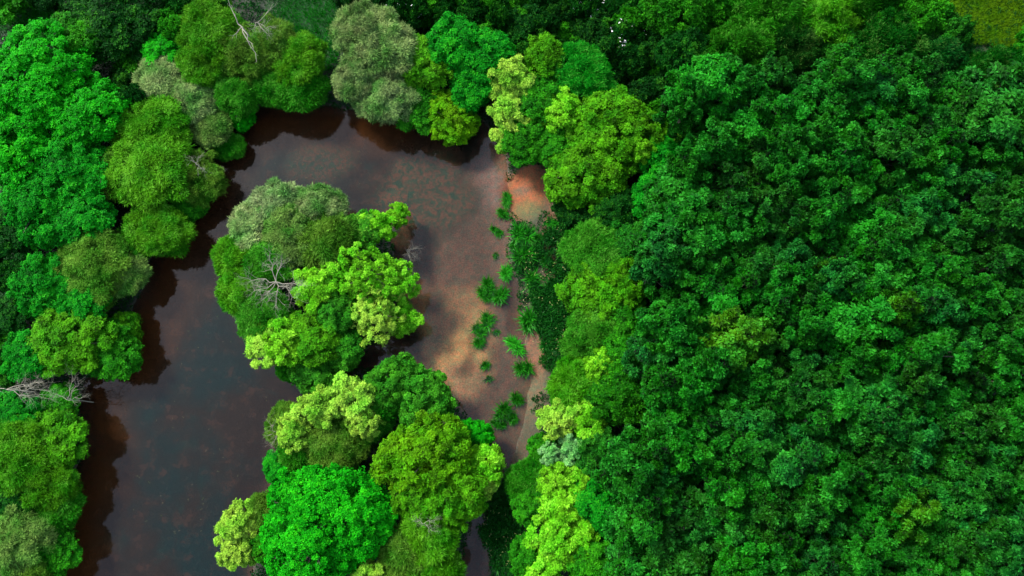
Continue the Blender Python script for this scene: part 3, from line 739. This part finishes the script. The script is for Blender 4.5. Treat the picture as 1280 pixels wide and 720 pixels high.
IR = [(633,248,12,.7,'small clump beside the orange mud, topmost of the standing row'),(627,266,12,.6,'clump second from the top of the standing row'),
 (621,291,12,.55,'clump third from the top of the standing row, thin'),(620,317,8,.5,'smallest thin clump, alone below the third one'),
 (632,341,14,1.1,'bright clump above the cluster of three'),(610,353,13,.6,'clump at the upper left of the cluster of three'),
 (606,368,13,.6,'clump at the lower left of the cluster of three'),(625,372,15,.65,'clump at the right of the cluster of three'),
 (613,400,13,.6,'clump above the sandy shallows, upper of the four left ones'),(600,412,12,.6,'clump at the sand edge, second of the four left ones'),
 (598,428,13,.65,'clump at the sand edge, lowest of the four left ones'),(622,415,9,.7,'little clump right of the four left ones'),
 (643,431,14,1.2,'bright round star-shaped clump'),(607,455,10,.7,'small clump, upper of the lone pair'),(608,474,9,.55,'small clump, lower of the lone pair'),
 (655,462,14,.6,'clump right of the lone pair on reddish mud'),(646,500,12,.5,'dark clump, upper right of the lowest cluster'),(632,512,13,.5,'dark clump in the middle of the lowest cluster'),
 (624,530,12,.5,'dark clump at the lower left of the lowest cluster'),(642,525,12,.5,'dark clump at the lower right of the lowest cluster'),
 (690,284,12,1.0,'bright clump at the top of the dense iris bed'),(655,292,19,.75,'clump at the upper left corner of the dense iris bed'),(672,300,13,.55,'clump inside the top of the dense iris bed'),
 (660,320,20,.7,'clump at the left rim of the dense iris bed, upper'),(646,306,10,.6,'little clump just outside the dense iris bed'),
 (682,330,14,.5,'clump in the upper middle of the dense iris bed'),(700,325,13,.45,'dark clump at the upper right rim of the dense iris bed'),
 (668,352,18,.65,'clump at the left rim of the dense iris bed, middle'),(690,358,15,.45,'dark clump in the middle of the dense iris bed'),
 (674,378,14,.45,'dark clump left of the bed middle'),(698,385,14,.4,'dark clump at the right rim of the dense iris bed'),
 (659,398,18,.65,'clump at the lower left of the dense iris bed'),(680,405,14,.42,'dark clump in the lower middle of the dense iris bed'),
 (695,418,13,.42,'dark clump at the lower right of the dense iris bed'),(682,432,12,.42,'dark clump at the bottom end of the dense iris bed'),
 (622,625,14,.4,'dark clump at the top of the channel iris bed'),(636,640,14,.36,'dark clump at the upper right of the channel iris bed'),(620,648,14,.36,'dark clump at the left of the channel iris bed'),
 (632,662,14,.36,'dark clump in the middle of the channel iris bed'),(618,675,13,.4,'dark clump at the lower left of the channel iris bed'),(638,682,12,.36,'dark clump at the lower right of the channel iris bed'),
 (622,700,12,.4,'dark clump at the bottom of the channel iris bed'),(634,612,11,.4,'dark clump at the neck between channel and mud')]
for i, (px, py, r_, br, lb) in enumerate(IR):
    c = at(px, py, .4); R = r_ * CAM_H / FPX * random.uniform(.95, 1.2); s = R / 1.0
    root = empty('iris_plant', (c[0], c[1], gz(c[0], c[1])), random.uniform(0, 6), (s * random.uniform(.85, 1.15), s * random.uniform(.85, 1.15), s * random.uniform(.8, 1.1))); tag(root, 'iris ' + lb, 'water plant', 'iris clumps along the east shore')
    col = tuple(x * br for x in (.020, .26, .008)) if br > .48 else (.008, .115, .008)
    link('leaves', IM[i % 6] if r_ > 9 else IM[6 + i % 2], root, col)

# ---- stuff: ground cover between the trees
def scatter(n, test, seed, x0=-52, x1=50, y0=-14, y1=46):
    r = np.random.default_rng(seed); x = r.uniform(x0, x1, n); y = r.uniform(y0, y1, n)
    h, wd_, s = land(x, y); k = test(x, y, h, wd_, s, r); return r, x[k], y[k], h[k]
GR = [(395,25,70,60),(385,70,45,45),(530,45,38,24),(765,105,50,42),(60,12,95,40),(690,90,60,30)]
GM = (1240,8,92,66)
def is_mud(x, y):
    return np.maximum.reduce([blob(x, y, 662, 245, 34, 40, 33), blob(x, y, 668, 440, 26, 60, 34), blob(x, y, 652, 560, 30, 50, 36), blob(x, y, 640, 480, 30, 50, 36), blob(x, y, 690, 655, 18, 14, 36)])
r, x, y, h = scatter(150000, lambda x, y, h, wd_, s, r: (wd_ < .1) & (is_mud(x, y) < .3) & (np.maximum.reduce([blob(x, y, *b, 21) for b in GR]) < .4) & ((x < 12) | (r.random(len(x)) < .55) | (y > 33)), 5)
P = np.stack([x, y, h + r.random(len(x)) ** 2 * (.15 + .5 * fbm(x, y, 3, 77))], 1)
V, F, vv = sprig_leaves(r, P, unit(r.normal(0, .35, (len(x), 3)) + np.array([0, 0, 1.])), np.clip(.2 + .6 * fbm(x, y, 2.5, 78), 0, 1), 4, .20, .085, (0, .7))
ug = link('undergrowth', quads_mesh('undergrowth', V, F, M_LEAF, {'v': vv}), None, (.005, .055, .006))
tag(ug, 'low dark green leafy undergrowth between the trees and bushes', 'undergrowth', kind='stuff')
r, x, y, h = scatter(260000, lambda x, y, h, wd_, s, r: (wd_ < -.8) & (np.maximum.reduce([blob(x, y, *b, 21) for b in GR]) > .35), 6, -52, 52, 20, 48)
P = np.stack([x, y, h], 1)
V, F, vv = sprig_leaves(r, P, unit(r.normal(0, .2, (len(x), 3)) + np.array([0, 0, 1.])), np.clip(.15 + .7 * fbm(x, y, 1.6, 79), 0, 1), 3, .32, .035, (.5, 1.3))

gr = link('grass', quads_mesh('grass', V, F, M_GRASS, {'v': vv}), None, (.005, .160, .003))
tag(gr, 'dark green grass in the clearings beyond the north bank', 'grass', kind='stuff')
r, x, y, h = scatter(200000, lambda x, y, h, wd_, s, r: blob(x, y, *GM, 22) > .3, 7, 20, 56, 24, 52)
P = np.stack([x, y, h + .1], 1)
V, F, vv = sprig_leaves(r, P, unit(r.normal(0, .2, (len(x), 3)) + np.array([0, 0, 1.])), np.clip(.15 + .7 * fbm(x, y, 1.6, 79), 0, 1), 3, .32, .035, (.5, 1.3))
tag(link('meadow_grass', quads_mesh('meadow_grass', V, F, M_GRASS, {'v': vv}), None, (.090, .20, .003)), 'yellowish mown grass in the far top right corner', 'grass', kind='stuff')
def bed(px, py, rx, ry, n, seed, name, label):
    r = np.random.default_rng(seed); a = r.uniform(0, 2 * pi, n); q = r.random(n) ** .6 * 1.12; sc_ = CAM_H / FPX
    c = at(px, py); x = c[0] + q * np.cos(a) * rx * sc_ * (1 + .2 * np.sin(3 * a)); y = c[1] + q * np.sin(a) * ry * sc_
    k = fbm(x, y, 1.8, 55) > .36 + .22 * (q > .75); x, y = x[k], y[k]; n = len(x); h = land(x, y)[0]
    P = np.stack([x, y, h + r.uniform(.1, .7, n) * (.4 + 1.2 * fbm(x, y, 1.0, 57))], 1)
    V, F, vv = sprig_leaves(r, P, unit(r.normal(0, .25, (n, 3)) + np.array([0, 0, 1.])), np.clip(r.normal(.45, .15, n), 0, 1), 4, .34, .06, (.3, 1.2))
    o = link(name, quads_mesh(name, V, F, M_IRIS, {'v': vv}), None, (.006, .080, .006)); tag(o, label, 'water plants', kind='stuff')
bed(686, 362, 34, 92, 9500, 91, 'iris_bed', 'dense dark green iris bed with pale flecks along the east shore')
def flecks(px, py, rx, ry, n, seed, label):
    r = np.random.default_rng(seed); a = r.uniform(0, 2 * pi, n); q = np.sqrt(r.random(n)); sc_ = CAM_H / FPX
    c = at(px, py); x = c[0] + q * np.cos(a) * rx * sc_; y = c[1] + q * np.sin(a) * ry * sc_; k = fbm(x, y, 1.3, 58) > .47; x, y = x[k], y[k]; n = len(x); h = land(x, y)[0]
    P = np.stack([x, y, h + r.uniform(.6, .95, n)], 1)
    V, F, _ = sprig_leaves(r, P, np.tile([[0, 0, 1.]], (n, 1)), np.full(n, .5), 2, .07, .05, (0, .5))
    tag(link('iris_flowers', quads_mesh('iris_flowers', V, F, M_PETAL)), label, 'flowers', kind='stuff')
flecks(686, 362, 34, 88, 210, 93, 'small pale yellow iris flowers sprinkled over the east shore bed')
flecks(628, 655, 22, 55, 70, 94, 'few pale iris flowers sprinkled over the bed by the channel')
bed(628, 655, 26, 60, 3200, 92, 'iris_bed', 'dense dark iris bed beside the narrow channel at the bottom')
# floating leaves and weed scraps on the pond
r = np.random.default_rng(95); n = 900; x = r.uniform(-46, 2, n); y = r.uniform(-12, 34, n); h, wd_, s = land(x, y); k = (h < -.25) & (fbm(x, y, 5, 96) > .5)
P = np.stack([x[k], y[k], np.full(k.sum(), .012)], 1)
V, F, vv = sprig_leaves(r, P, np.tile([[0, 0, 1.]], (len(P), 1)), np.full(len(P), .4), 2, .09, .06, (0, .03), 0)
fl = link('floating_leaves', quads_mesh('floating_leaves', V, F, M_LIME, {'v': vv}), None, (.11, .09, .06)); tag(fl, 'tiny pale leaves floating on the dark pond', 'floating leaves', kind='stuff')
